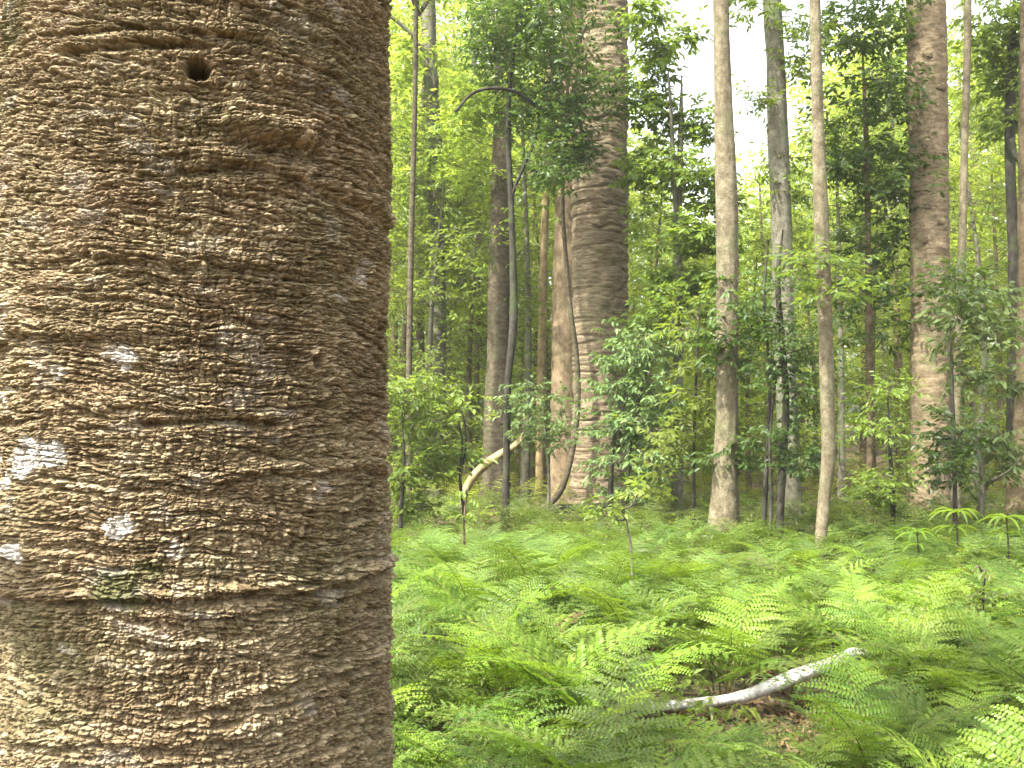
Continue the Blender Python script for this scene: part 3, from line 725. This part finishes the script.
    tree('leafy_sapling', 'thin leafy sapling rising from the ferns, left of the pale tan trunk', 'sapling', 12.4,
         [(694, 545, 4), (694, 450, 3), (696, 380, 3), (700, 300, 2)], 'dark', 0, boxes=[(680, 300, 722, 370, 9, 13), (670, 380, 712, 450, 8, 13), (645, 430, 700, 500, 8, 14)], leaf='leaf_mid', L=.11, W=.04, ntw=4)
named_trees()

# ------------------------------------------------------------------ strap-leaved seedlings, vine, fallen wood
def strap_plant(px, py_base, h, d, label, n=11, L=.5, seed=1):
    rng = np.random.default_rng(seed)
    b = at(px, py_base, d); b[2] = float(gz(b[0], b[1]))
    t = thing('whorled_seedling', label, 'plant', b, 'whorled seedlings in the ferns')
    mb = MB(); P = resample(np.array([[0, 0, -.05, .012], [.02, .01, h * .5, .010], [0, 0, h, .007]]), 8)
    V, f = tube_arrays(P[:, :3], P[:, 3], 6); mb.add(V, f)
    link('stem', mb.mesh('stem', M['twig'], True), t)
    mb = MB()
    for w, (hh, nn_, ll) in enumerate(((h, n, L), (h * .8, n - 3, L * .9))):
        for i in range(nn_):
            a = 2 * math.pi * (i + rng.uniform(-.3, .3)) / nn_ + w
            q = np.array([math.cos(a), math.sin(a), 0]); l = ll * rng.uniform(.75, 1.15)
            s = np.linspace(0, 1, 8)
            rise = rng.uniform(-.1, .6)
            c = np.array([0, 0, hh])[None] + q[None] * (l * s * .85)[:, None] + np.array([0, 0, 1.])[None] * (l * (rise * s - .95 * rise * s ** 2 - .28 * s ** 3))[:, None]
            wd = .055 * L / .5 * np.sin(np.pi * np.clip(s * .9 + .08, 0, 1)) ** .8 * .5
            sd = np.array([-q[1], q[0], 0])
            V = np.concatenate([c + sd * wd[:, None] + [0, 0, .006], c - [0, 0, .004], c - sd * wd[:, None] + [0, 0, .006]])
            i0 = np.arange(7)
            f = np.concatenate([np.stack([i0, i0 + 8, i0 + 9, i0 + 1], 1), np.stack([i0 + 8, i0 + 16, i0 + 17, i0 + 9], 1)])
            mb.add(V, f, rng.uniform(.1, .6))
    link('foliage', mb.mesh('foliage', M['fern'], True), t)
strap_plant(957, 590, .72, 9.6, 'seedling with a whorl of long drooping leaves near the stout right-hand trunk', seed=2, L=.32)
strap_plant(1008, 605, .72, 9.2, 'drooping-leaved seedling against the right edge of the fern bed', seed=3, L=.30)
strap_plant(918, 595, .55, 9.4, 'low pale seedling left of the taller drooping-leaved one', seed=4, n=8, L=.26)
strap_plant(832, 700, .34, 5.9, 'small broad-leaved seedling below the end of the white branch', seed=5, n=8, L=.22)

def shade_sapling():  # out-of-view sapling, added to cast shade on the trunk's lower left
    b = np.array([-1.52, 1.72, float(gz(-1.52, 1.72))])
    t = thing('leafy_sapling', 'unseen leafy sapling added left of the big front trunk to shade its bark', 'sapling', b)
    rows = np.array([[0, 0, -.1, .012], [.03, .02, .6, .010], [.08, .05, 1.1, .008], [.22, .10, 1.4, .006], [.32, .14, 1.60, .003]])
    o, P = trunk_obj('stem', t, rows, M['dark'], 8, .05)
    rng = np.random.default_rng(71); mb = MB()
    C = np.array([[.342 + q * .625, .147 - q * .78, 1.595 + .2 * q + .02 * (i % 2)] for i, q in enumerate((-.13, -.08, -.03, .02, .07, .12))])
    limbs(mb, rng, P, C)
    leaf_sprays(mb, rng, C, .02, 40, 6, .036, .028, .02)
    link('crown', mb.mesh('crown', [M['leaf_mid'], M['twig']]), t)
shade_sapling()

def vine():
    d = 15.9
    pts = [(528, 514, 8), (545, 507, 7), (560, 492, 6.5), (568, 470, 6), (575, 435, 5.5), (578, 395, 5.5), (576, 350, 5), (571, 315, 5), (567, 270, 4.5), (563, 215, 4), (566, 120, 3.5), (572, 0, 3)]
    W = np.array([[*at(x, y, d + .25 * (i > 7)), w / 2 * d / F] for i, (x, y, w) in enumerate(pts)])
    W[0, 2] = gz(W[0, 0], W[0, 1]) + .02
    b = W[0, :3].copy(); W[:, :3] -= b
    P = resample(W, 90); V, f = tube_arrays(P[:, :3], P[:, 3], 9, soft_disp(31, .2)); mb = MB(); mb.add(V, f)
    o = link('vine', mb.mesh('vine', M['dim'], True), None, b)
    tag(o, 'woody vine climbing the left face of the thick ringed trunk', 'vine')
    # exposed root running along the foot of the ringed trunk
    pts = [(540, 512, 9), (560, 515, 10), (585, 517, 9), (610, 519, 10), (632, 523, 7)]
    W = np.array([[*at(x, y, 15.7), w / 2 * 15.7 / F] for x, y, w in pts]); W[:, 2] = gz(W[:, 0], W[:, 1]) + [.02, .07, .06, .05, -.02]
    b = W[0, :3].copy(); W[:, :3] -= b
    P = resample(W, 30); V, f = tube_arrays(P[:, :3], P[:, 3], 9, soft_disp(33, .25)); mb = MB(); mb.add(V, f)
    tag(link('root', mb.mesh('root', M['dark'], True), None, b), 'dark exposed root lying along the foot of the thick ringed trunk', 'root')
    # bent tan branch
    d = 15
    pts = [(461, 520, 7), (463, 505, 8), (466, 490, 8), (474, 476, 8.5), (487, 464, 8.5), (503, 453, 8), (515, 446, 7), (526, 434, 6)]
    W = np.array([[*at(x, y, d), w / 2 * d / F] for x, y, w in pts]); W[0, 2] = gz(W[0, 0], W[0, 1]) - .05
    b = W[0, :3].copy(); W[:, :3] -= b
    P = resample(W, 40); V, f = tube_arrays(P[:, :3], P[:, 3], 10, soft_disp(35, .2)); mb = MB(); mb.add(V, f)
    tag(link('bent_branch', mb.mesh('bent_branch', M['yellow'], True), None, b), 'bent tan branch arching out of the ferns behind the dark crooked stem', 'branch')
    # white fallen branch lying on the ferns
    A = [(632, 707, 8, 5.18), (668, 706, 9, 5.2), (700, 703, 11, 5.22), (740, 697, 12, 5.3), (775, 685, 13, 5.38), (805, 673, 14, 5.45), (838, 662, 16, 5.52), (852, 656, 17, 5.55), (866, 653, 8, 5.56)]
    W = np.array([[*at(x, y, dd), w / 2 * dd / F] for x, y, w, dd in A])
    b = W[4, :3].copy(); b[2] = gz(b[0], b[1]); W[:, :3] -= b
    P = resample(W, 90); V, f = tube_arrays(P[:, :3], P[:, 3], 16, lambda th, s, r: r * (.30 * (fbm2(np.cos(th) * 1.3 + 5, s * 5 + np.sin(th) * 1.3, 41, 4) - .5) + .12 * np.sin(s * 9)))
    t = thing('fallen_branch', 'bleached white fallen branch lying across the ferns', 'branch', b)
    mb = MB(); mb.add(V, f); link('limb', mb.mesh('limb', M['white'], True), t)
    mb = MB(); s = P[72]
    Q = resample(np.array([[s[0], s[1], s[2], .014], [s[0] + .03, s[1] - .05, s[2] + .05, .011], [s[0] + .05, s[1] - .08, s[2] + .09, .007]]), 8)
    V, f = tube_arrays(Q[:, :3], Q[:, 3], 7); mb.add(V, f); link('broken_stub', mb.mesh('broken_stub', M['white'], True), t)
    for (x0, y0, x1, y1, z0) in ((.1, .1, .0, .0, 0),):
        pass
    # prop under the raised end so that it rests on something
vine()

# ------------------------------------------------------------------ ferns
def frond_arrays(rng, Ls, Lb, Wd, npin, npl, arch=1.0, thick=True):
    """one bipinnate frond growing from the origin and arching to +X; returns MB"""
    mb = MB()
    n = 26
    s = np.linspace(0, 1, n); ls = Ls / (Ls + Lb)
    ph = np.interp(s, [0, ls * .7, ls, ls + (1 - ls) * .5, 1], np.radians([6, 18, 42, 42 + 28 * arch, 58 + 48 * arch]))
    ds = (Ls + Lb) / (n - 1)
    sway = np.cumsum(rng.normal(0, .03, n)) * .3
    x = np.concatenate([[0], np.cumsum(np.sin(ph[:-1]) * ds)]); z = np.concatenate([[0], np.cumsum(np.cos(ph[:-1]) * ds)])
    P = np.stack([x, sway * x, z], 1)
    rad = np.interp(s, [0, ls, 1], [.0048, .0034, .0008])
    V, f = tube_arrays(P, rad, 4 if not thick else 5, cap=False); mb.add(V, f, .5, 1)
    O = []; LD = []; SD = []; NN = []; LL = []; WW = []; TT = []
    T = np.gradient(P, axis=0); T /= np.linalg.norm(T, axis=1)[:, None]
    tw = rng.normal(0, .12)
    for i in range(npin):
        t = (i + .2) / npin
        si = ls + (1 - ls) * (t ** .95)
        p = np.array([np.interp(si, s, P[:, c]) for c in range(3)]); tg = np.array([np.interp(si, s, T[:, c]) for c in range(3)])
        tg /= np.linalg.norm(tg)
        for sg in (1, -1):
            side = np.array([0, sg, 0.]); side = side - tg * side.dot(tg); side /= np.linalg.norm(side)
            nn = np.cross(tg, side) * sg
            L = Wd * (1 - t) ** .85 * min(1, .72 + 1.6 * t) * rng.uniform(.88, 1.08)
            if L < .012: continue
            an = math.radians(74 - 26 * t + rng.normal(0, 4))
            pd = tg * math.cos(an) + side * math.sin(an) + nn * (.10 + tw * sg + rng.normal(0, .06)); pd /= np.linalg.norm(pd)
            pq = np.cross(nn, pd); pq /= np.linalg.norm(pq); pn = np.cross(pd, pq)
            m = max(2, int(round(npl * (L / Wd) ** .8)))
            u = (np.arange(m) + .35) / m
            drop = -np.array([0, 0, 1.]) * .22
            tint = np.clip(.55 + rng.normal(0, .16) - .12 * t, 0, 1)
            # slender rib of the pinna
            for sq in (1, -1):
                o = p + pd[None] * (u * L)[:, None] + drop[None] * (L * u ** 2)[:, None]
                pl = L * .135 * (1 - u) ** .55 * np.minimum(1, .7 + u * 1.5) + .004
                d = pd[None] * .42 + sq * pq[None] * .9 + pn[None] * rng.normal(0, .13, (m, 1)) + drop[None] * .35
                d /= np.linalg.norm(d, axis=1)[:, None]
                sdv = np.cross(d, pn[None] + rng.normal(0, .12, (m, 3))); sdv /= np.linalg.norm(sdv, axis=1)[:, None]
                O.append(o); LD.append(d); SD.append(sdv); NN.append(np.cross(sdv, d)); LL.append(pl)
                WW.append(np.minimum(np.full(m, L / m * .82), pl * .66)); TT.append(np.clip(tint + rng.normal(0, .08, m), 0, 1))
            tip = p + pd * L + drop * L
            w = .0016 if thick else .003
            q = np.array([p + pq * w, p - pq * w, p + pd * L * .5 + drop * L * .25 - pq * w, tip, p + pd * L * .5 + drop * L * .25 + pq * w])
            mb.add(q + pn * .001, [np.array([[0, 1, 2, 4]]), np.array([[4, 2, 3]])], tint, 0)
    O = np.concatenate(O); LD = np.concatenate(LD); SD = np.concatenate(SD); NN = np.concatenate(NN)
    add_leaves(mb, O, LD, SD, NN, np.concatenate(LL)[:, None], np.concatenate(WW)[:, None], np.concatenate(TT), thick, 0, .10)
    return mb

FR = {}
def frond_library():
    rng = np.random.default_rng(7)
    for i in range(7):
        mb = frond_arrays(rng, rng.uniform(.20, .36), rng.uniform(.50, .72), rng.uniform(.20, .29), rng.integers(13, 17), rng.integers(15, 19), rng.uniform(.7, 1.15))
        FR.setdefault('near', []).append(mb.mesh('frond', [M['fern'], M['stipe']]))
        FR.setdefault('dull', []).append(mb.mesh('frond', [M['fern_dull'], M['stipe']]))
        if i < 3: FR.setdefault('dead', []).append(mb.mesh('frond', [M['fern_dead'], M['twig']]))
frond_library()

LITTER = [at(800, 742, 1), ]
def in_litter(x, y):
    c = at(797, 742, gdist(742)); 
    if ((x - c[0]) / .33) ** 2 + ((y - c[1]) / .36) ** 2 < 1: return True
    c = at(590, 520, 15.6)
    return ((x - c[0]) / .9) ** 2 + ((y - c[1]) / .75) ** 2 < 1

def fern(x, y, label, rng, n=None, size=1., kinds=('near',), lean=None):
    g = float(gz(x, y))
    t = thing('fern', label, 'fern', (x, y, g - .02), 'ferns covering the forest floor', rng.uniform(0, 6.28))
    n = n or rng.integers(5, 9)
    a0 = rng.uniform(0, 6.28)
    for i in range(n):
        kd = kinds[int(rng.integers(0, len(kinds)))]
        me = FR[kd][int(rng.integers(0, len(FR[kd])))]
        a = a0 + 2 * math.pi * (i + rng.uniform(-.35, .35)) / n
        o = link('frond', me, t, (.03 * math.cos(a), .03 * math.sin(a), 0), (rng.normal(0, .12), rng.normal(.02, .14), a), size * rng.uniform(.72, 1.12))
    return t

def px_of(x, y, z):
    dy = y * CP + (z - CAM_H) * SP; dz = -y * SP + (z - CAM_H) * CP
    return 512 + F * x / dy, 384 - F * dz / dy

def zone_label(px, d):
    if d < 4.3:
        a = 'bright green fern in the nearest row along the bottom of the view'
        if px > 860: return 'big bright green fern in the near clump right of the white branch'
        if px < 520: return 'bright green fern close beside the big front trunk'
        return 'bright green fern in front of the white branch, near the litter patch'
    if d < 6.3:
        if px < 520: return 'lush fern in the light drift behind the edge of the front trunk'
        if px < 650: return 'mid green fern in the drift left of the white branch'
        if px < 840: return 'fern along the white fallen branch'
        return 'tall light green fern massed beyond the end of the white branch'
    if d < 8.6:
        if px < 560: return 'feathery light green fern a few steps beyond the front trunk'
        if px < 730: return 'fern in the flat middle of the bed around the leaning bare sapling'
        if px < 840: return 'fern below the pale tan trunk and the black stems'
        return 'fern beside the whorled seedlings on the right'
    if px < 560: return 'small dull fern between the front trunk and the ringed trunk'
    if px < 720: return 'small dull fern in front of the ringed trunk'
    if px < 860: return 'small dull fern round the feet of the black stems'
    return 'small dull fern in front of the stout right-hand trunk'

def ferns():
    rng = np.random.default_rng(21)
    # singled-out ferns first: px, ground py, size, fronds, label, kinds
    heroes = [(925, 730, 1.25, 8, 'largest arching fern overhanging the right end of the white branch', ('near',)),
              (992, 755, 1.3, 7, 'tall bright fern in the bottom right corner', ('near',)),
              (860, 690, 1.1, 6, 'light fern standing upright just behind the right end of the white branch', ('near',)),
              (450, 735, 1.1, 6, 'broad bright fern leaning against the edge of the front trunk', ('near',)),
              (545, 690, .75, 4, 'half-dead fern with brown fronds among the green ones', ('dead', 'near', 'dead')),
              (730, 655, 1.05, 6, 'sunlit feathery fern behind the middle of the white branch', ('near',)),
              (890, 655, 1.15, 6, 'tall sunlit fern in the middle of the right-hand drift', ('near',)),
              (470, 665, 1.1, 6, 'spreading light green fern behind the broad one by the front trunk', ('near',))]
    taken = []
    for px, py, sz, n, lab, kd in heroes:
        d = gdist(py); p = at(px, py, d); taken.append((p[0], p[1]))
        fern(p[0], p[1], lab, rng, n, sz, kd)
    y = 2.75; count = 0
    while y < 11.2:
        st = .37 + .022 * y
        x = (380 - 512) / F * y - .3
        while x < (1040 - 512) / F * y + .35:
            xx = x + rng.uniform(-.5, .5) * st; yy = y + rng.uniform(-.5, .5) * st
            x += st
            if in_litter(xx, yy) or any((xx - a) ** 2 + (yy - b) ** 2 < .08 for a, b in taken): continue
            if math.hypot(xx + .745, yy - 2.397) < .62: continue
            px, py = px_of(xx, yy, 0)
            if count >= 296: continue
            # ferns stay low in front of the white branch and on the litter
            if 640 < px < 865 and 4.1 < yy < 5.3 and rng.uniform() < .5: continue
            sz = rng.uniform(.62, 1.18) * (1 if yy < 7 else .88 if yy < 9 else .78)
            if 625 < px < 870 and yy < 5.5:
                sz = min(sz, max(.24, (CAM_H - (725 - 418) / F * yy) / .55))
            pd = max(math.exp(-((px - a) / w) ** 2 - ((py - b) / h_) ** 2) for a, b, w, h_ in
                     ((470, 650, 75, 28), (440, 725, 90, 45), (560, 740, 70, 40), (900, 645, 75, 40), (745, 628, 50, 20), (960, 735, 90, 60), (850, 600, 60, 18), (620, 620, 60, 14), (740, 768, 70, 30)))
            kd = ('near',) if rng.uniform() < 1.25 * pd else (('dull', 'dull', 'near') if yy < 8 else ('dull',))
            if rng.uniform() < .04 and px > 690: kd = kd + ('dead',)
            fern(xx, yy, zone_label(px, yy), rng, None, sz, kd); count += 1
        y += st * .92
    print('ferns', count)
ferns()

def fern_carpet():
    rng = np.random.default_rng(31)
    lib = [frond_arrays(rng, rng.uniform(.2, .34), rng.uniform(.4, .6), rng.uniform(.17, .25), 9, 6, rng.uniform(.7, 1.2), False) for _ in range(5)]
    arr = []
    for mb in lib:
        arr.append((np.concatenate(mb.v), [(f, m) for f, m in zip(mb.f, mb.m)], np.concatenate(mb.t)))
    for name, mat, ylo, yhi, n, lab in (('fern_carpet', 'fern_dull', 10.8, 16, 1500, 'dull green carpet of ferns between the trunks'),
                                   ('fern_drift', 'leaf_yellow', 16.0, 27, 1700, 'yellow-green drift of sunlit ferns far behind the trunks')):
        out = MB(); k = 0
        while k < n:
            y = math.sqrt(rng.uniform(ylo ** 2, yhi ** 2)); x = rng.uniform(-.62, .66) * y
            if in_litter(x, y): continue
            k += 1
            V, fs, T = arr[rng.integers(0, 5)]
            a = rng.uniform(0, 6.28); s = rng.uniform(.7, 1.25) * (1 if y < 16 else 1.2)
            c, sn = math.cos(a), math.sin(a)
            W = np.stack([V[:, 0] * c - V[:, 1] * sn, V[:, 0] * sn + V[:, 1] * c, V[:, 2]], 1) * s + [x, y, float(gz(x, y)) - .02]
            off = out.n
            out.v.append(W); out.t.append(np.clip(T + rng.normal(0, .22), 0, 1)); out.n += len(W)
            for f, m in fs: out.f.append(f + off); out.m.append(m)
        tag(link(name, out.mesh(name, [M[mat], M['stipe']])), lab, 'ferns', kind='stuff')
    # further fronds between the single ferns, and the bed going on past the big trunk
    lib = [frond_arrays(rng, rng.uniform(.2, .34), rng.uniform(.45, .62), rng.uniform(.19, .26), 12, 10, rng.uniform(.7, 1.2), False) for _ in range(5)]
    arr = [(np.concatenate(mb.v), [(f, m) for f, m in zip(mb.f, mb.m)], np.concatenate(mb.t)) for mb in lib]
    out = MB(); k = 0
    while k < 1300:
        y = math.sqrt(rng.uniform(2.6 ** 2, 11.2 ** 2)); x = rng.uniform(-.62, .58) * y
        if math.hypot(x + .745, y - 2.397) < .6 or in_litter(x, y): continue
        px = px_of(x, y, 0)[0]
        s = rng.uniform(.75, 1.1)
        if px > 360 and y < 3.7: continue
        if 620 < px < 870 and y < 5.6:
            if y > 4.2 and rng.uniform() < .6: continue
            s = min(s, max(.3, (CAM_H - (728 - 418) / F * y) / .5))
        k += 1
        V, fs, T = arr[rng.integers(0, 5)]
        a = rng.uniform(0, 6.28); c, sn = math.cos(a), math.sin(a)
        W = np.stack([V[:, 0] * c - V[:, 1] * sn, V[:, 0] * sn + V[:, 1] * c, V[:, 2]], 1) * s + [x, y, float(gz(x, y)) - .02]
        off = out.n
        out.v.append(W); out.t.append(np.clip(T + rng.normal(0, .22), 0, 1)); out.n += len(W)
        for f, m in fs: out.f.append(f + off); out.m.append(m)
    tag(link('fern_bed', out.mesh('fern_bed', [M['fern_dull'], M['stipe']])), 'bed of smaller fern fronds filling the floor between the ferns', 'ferns', kind='stuff')
fern_carpet()

def litter_and_herbs():
    rng = np.random.default_rng(41)
    mb = MB()
    n1, n2, n3 = 1500, 1500, 9000
    c = at(797, 742, gdist(742)); c2 = at(590, 522, 15.5)
    x = np.concatenate([c[0] + rng.normal(0, .3, n1), c2[0] + rng.normal(0, .8, n2), rng.uniform(-.5, .6, n3) * 0])
    y = np.concatenate([c[1] + rng.normal(0, .3, n1), c2[1] + rng.normal(0, .5, n2), np.sqrt(rng.uniform(6, 150, n3))])
    x[n1 + n2:] = rng.uniform(-.2, .56, n3) * y[n1 + n2:]
    k = np.hypot(x + .745, y - 2.397) > .5; x, y = x[k], y[k]; n = len(x)
    o = np.stack([x, y, gz(x, y) + rng.uniform(.004, .035, n)], 1)
    a = rng.uniform(0, 6.28, n); ld = np.stack([np.cos(a), np.sin(a), rng.normal(0, .25, n)], 1); ld /= np.linalg.norm(ld, axis=1)[:, None]
    up = np.array([0, 0, 1.]) + rng.normal(0, .35, (n, 3)); sd = np.cross(ld, up); sd /= np.linalg.norm(sd, axis=1)[:, None]
    nn = np.cross(sd, ld)
    add_leaves(mb, o, ld, sd, nn, rng.uniform(.03, .085, n)[:, None], rng.uniform(.010, .032, n)[:, None], rng.uniform(0, 1, n), True, 0, -.15)
    tag(link('leaf_litter', mb.mesh('leaf_litter', M['fern_dead'])), 'dry brown leaf litter showing between the ferns', 'leaf litter', kind='stuff')
    mb = MB()
    n = 2600
    y = np.sqrt(rng.uniform(4.5 ** 2, 17 ** 2, n)); x = rng.uniform(-.2, .6, n) * y
    C = np.stack([x, y, gz(x, y) + rng.uniform(.05, .35, n)], 1)
    k = np.array([not in_litter(a, b) for a, b in zip(x, y)]); C = C[k]
    leaf_sprays(mb, rng, C, .10, 2, 6, .07, .028, .14, fine=False)
    tag(link('ground_cover', mb.mesh('ground_cover', [M['leaf_mid'], M['twig']])), 'low leafy herbs growing among the ferns', 'ground cover', kind='stuff')
litter_and_herbs()

# ------------------------------------------------------------------ background trees
def background():
    rng = np.random.default_rng(61)
    lib = []
    kinds = [('leaf_mid', 7, .9), ('leaf_sun', 10, 1.1), ('leaf_sun', 14, 1.6), ('leaf_sun', 12, 1.3), ('leaf_yellow', 7, .9), ('leaf_dark', 7, .9)]
    for m, h, z0 in kinds:
        mb = MB(); tr = MB()
        n = int(h * 6)
        zc = z0 + (h - z0) * rng.uniform(0, 1, n) ** .9
        rr = .45 + 1.7 * np.sin(np.pi * np.clip((zc / h) * .75 + .2, 0, 1)); a = rng.uniform(0, 6.28, n)
        q = rng.uniform(.15, 1, n) ** .6
        C = np.stack([rr * q * np.cos(a), rr * q * np.sin(a), zc], 1)
        P = resample(np.array([[0, 0, -.1, .012 * h], [rng.normal(0, .12), rng.normal(0, .12), h * .4, .008 * h], [rng.normal(0, .2), rng.normal(0, .2), h * .97, .003 * h]]), 24)
        V, f = tube_arrays(P[:, :3], P[:, 3], 8); tr.add(V, f)
        limbs(mb, rng, P, C)
        leaf_sprays(mb, rng, C, rng.uniform(.35, .7, n), 14, 8, .13, .055, .40, fine=False)
        lib.append((tr.mesh('trunk', M[('grey', 'brown', 'tan')[len(lib) % 3]], True), mb.mesh('crown', [M[m], M['twig']]), m))
    secs = [(60, 200, None), (200, 345, None), (360, 430, 'beside the front trunk edge'), (430, 490, 'left of the dark crooked stem'), (515, 570, 'just left of the ringed trunk'), (625, 715, 'between the ringed and pale tan trunks'),
            (735, 815, 'behind the black stems'), (830, 910, 'left of the stout right-hand trunk'), (945, 1040, 'right of the stout right-hand trunk')]
    look = {'leaf_mid': 'mid green', 'leaf_sun': 'light green', 'leaf_yellow': 'yellow-green', 'leaf_dark': 'dark green'}
    cnt = 0
    for x0, x1, wh in secs:
        for j in range(8):
            if wh is None and j in (1, 3, 5): continue
            d = (19.2, 21.5, 24, 27, 30, 33, 36, 39)[j] + rng.uniform(-.8, .8)
            px = x0 + (x1 - x0) * ((j * .382 + .2 + rng.uniform(-.1, .1)) % 1)
            gap = 640 < px < 815
            ki = (0, 4, 1, 1, 3, 1, 2, 2)[j] if not gap else (4, 0, 4, 1, 4, 0, 4, 1)[j]
            tr, cr, m = lib[ki]
            x = (px - 512) / F * d
            lab = (f"{look[m]} leafy tree {'close' if j < 3 else 'farther' if j < 6 else 'far'} behind, {wh}" if wh else
                   f"{look[m]} leafy tree standing out of sight behind the big front trunk")
            t = thing('background_tree', lab, 'tree', (x, d, float(gz(x, d))), 'leafy trees in the background', rng.uniform(0, 6.28))
            s = rng.uniform(.85, 1.15) * (.78 if gap else 1.08)
            t.scale = (s,) * 3
            link('trunk', tr, t); link('crown', cr, t); cnt += 1
    # the wood beyond, one mass
    mb = MB()
    n = 2300
    a = rng.uniform(-.95, .95, n); rd = rng.uniform(40, 60, n)
    top = 11 + 13 * fbm2(a * 6 + 4, a * 0 + 2, 91, 3)
    gapf = np.exp(-((a - .20) / .085) ** 2)
    z = rng.uniform(0, 1, n) ** .85 * top * (1 - .5 * gapf)
    x = rd * np.sin(a); y = rd * np.cos(a)
    C = np.stack([x, y, z + gz(x, y) + .4], 1)
    leaf_sprays(mb, rng, C, 1.5, 26, 7, .27, .13, .8, fine=False, twig=False)
    for k in range(90):
        aa = rng.uniform(-.9, .9); aa += .4 * (abs(aa - .2) < .15); r_ = rng.uniform(38, 58); xx, yy = r_ * math.sin(aa), r_ * math.cos(aa)
        P = resample(np.array([[xx, yy, -.5, .2], [xx + rng.normal(0, .3), yy, 7, .15], [xx + rng.normal(0, .6), yy, 19, .06]]), 8)
        V, f = tube_arrays(P[:, :3], P[:, 3], 6); mb.add(V, f, .5, 1)
    tag(link('far_forest', mb.mesh('far_forest', [M['leaf_sun'], M['tan']])), 'far sunlit forest closing the view behind all the trunks', 'forest', kind='stuff')
background()


def haze():
    v = np.array([[x, y, z] for z in (-1.5, 34) for y in (-20, 75) for x in (-70, 70)], float)
    q = np.array([[0, 2, 3, 1], [4, 5, 7, 6], [0, 1, 5, 4], [2, 6, 7, 3], [0, 4, 6, 2], [1, 3, 7, 5]])
    m, nt, out = new_mat('pale_air')
    p = nt.nodes.new('ShaderNodeVolumePrincipled')
    p.inputs['Color'].default_value = (.95, 1, .88, 1); p.inputs['Density'].default_value = .0009; p.inputs['Anisotropy'].default_value = .2
    nt.links.new(p.outputs[0], out.inputs['Volume'])
    mb = MB(); mb.add(v, q)
    tag(link('haze', mb.mesh('haze', m)), 'pale bright air between the far trees', 'haze', kind='stuff')
haze()
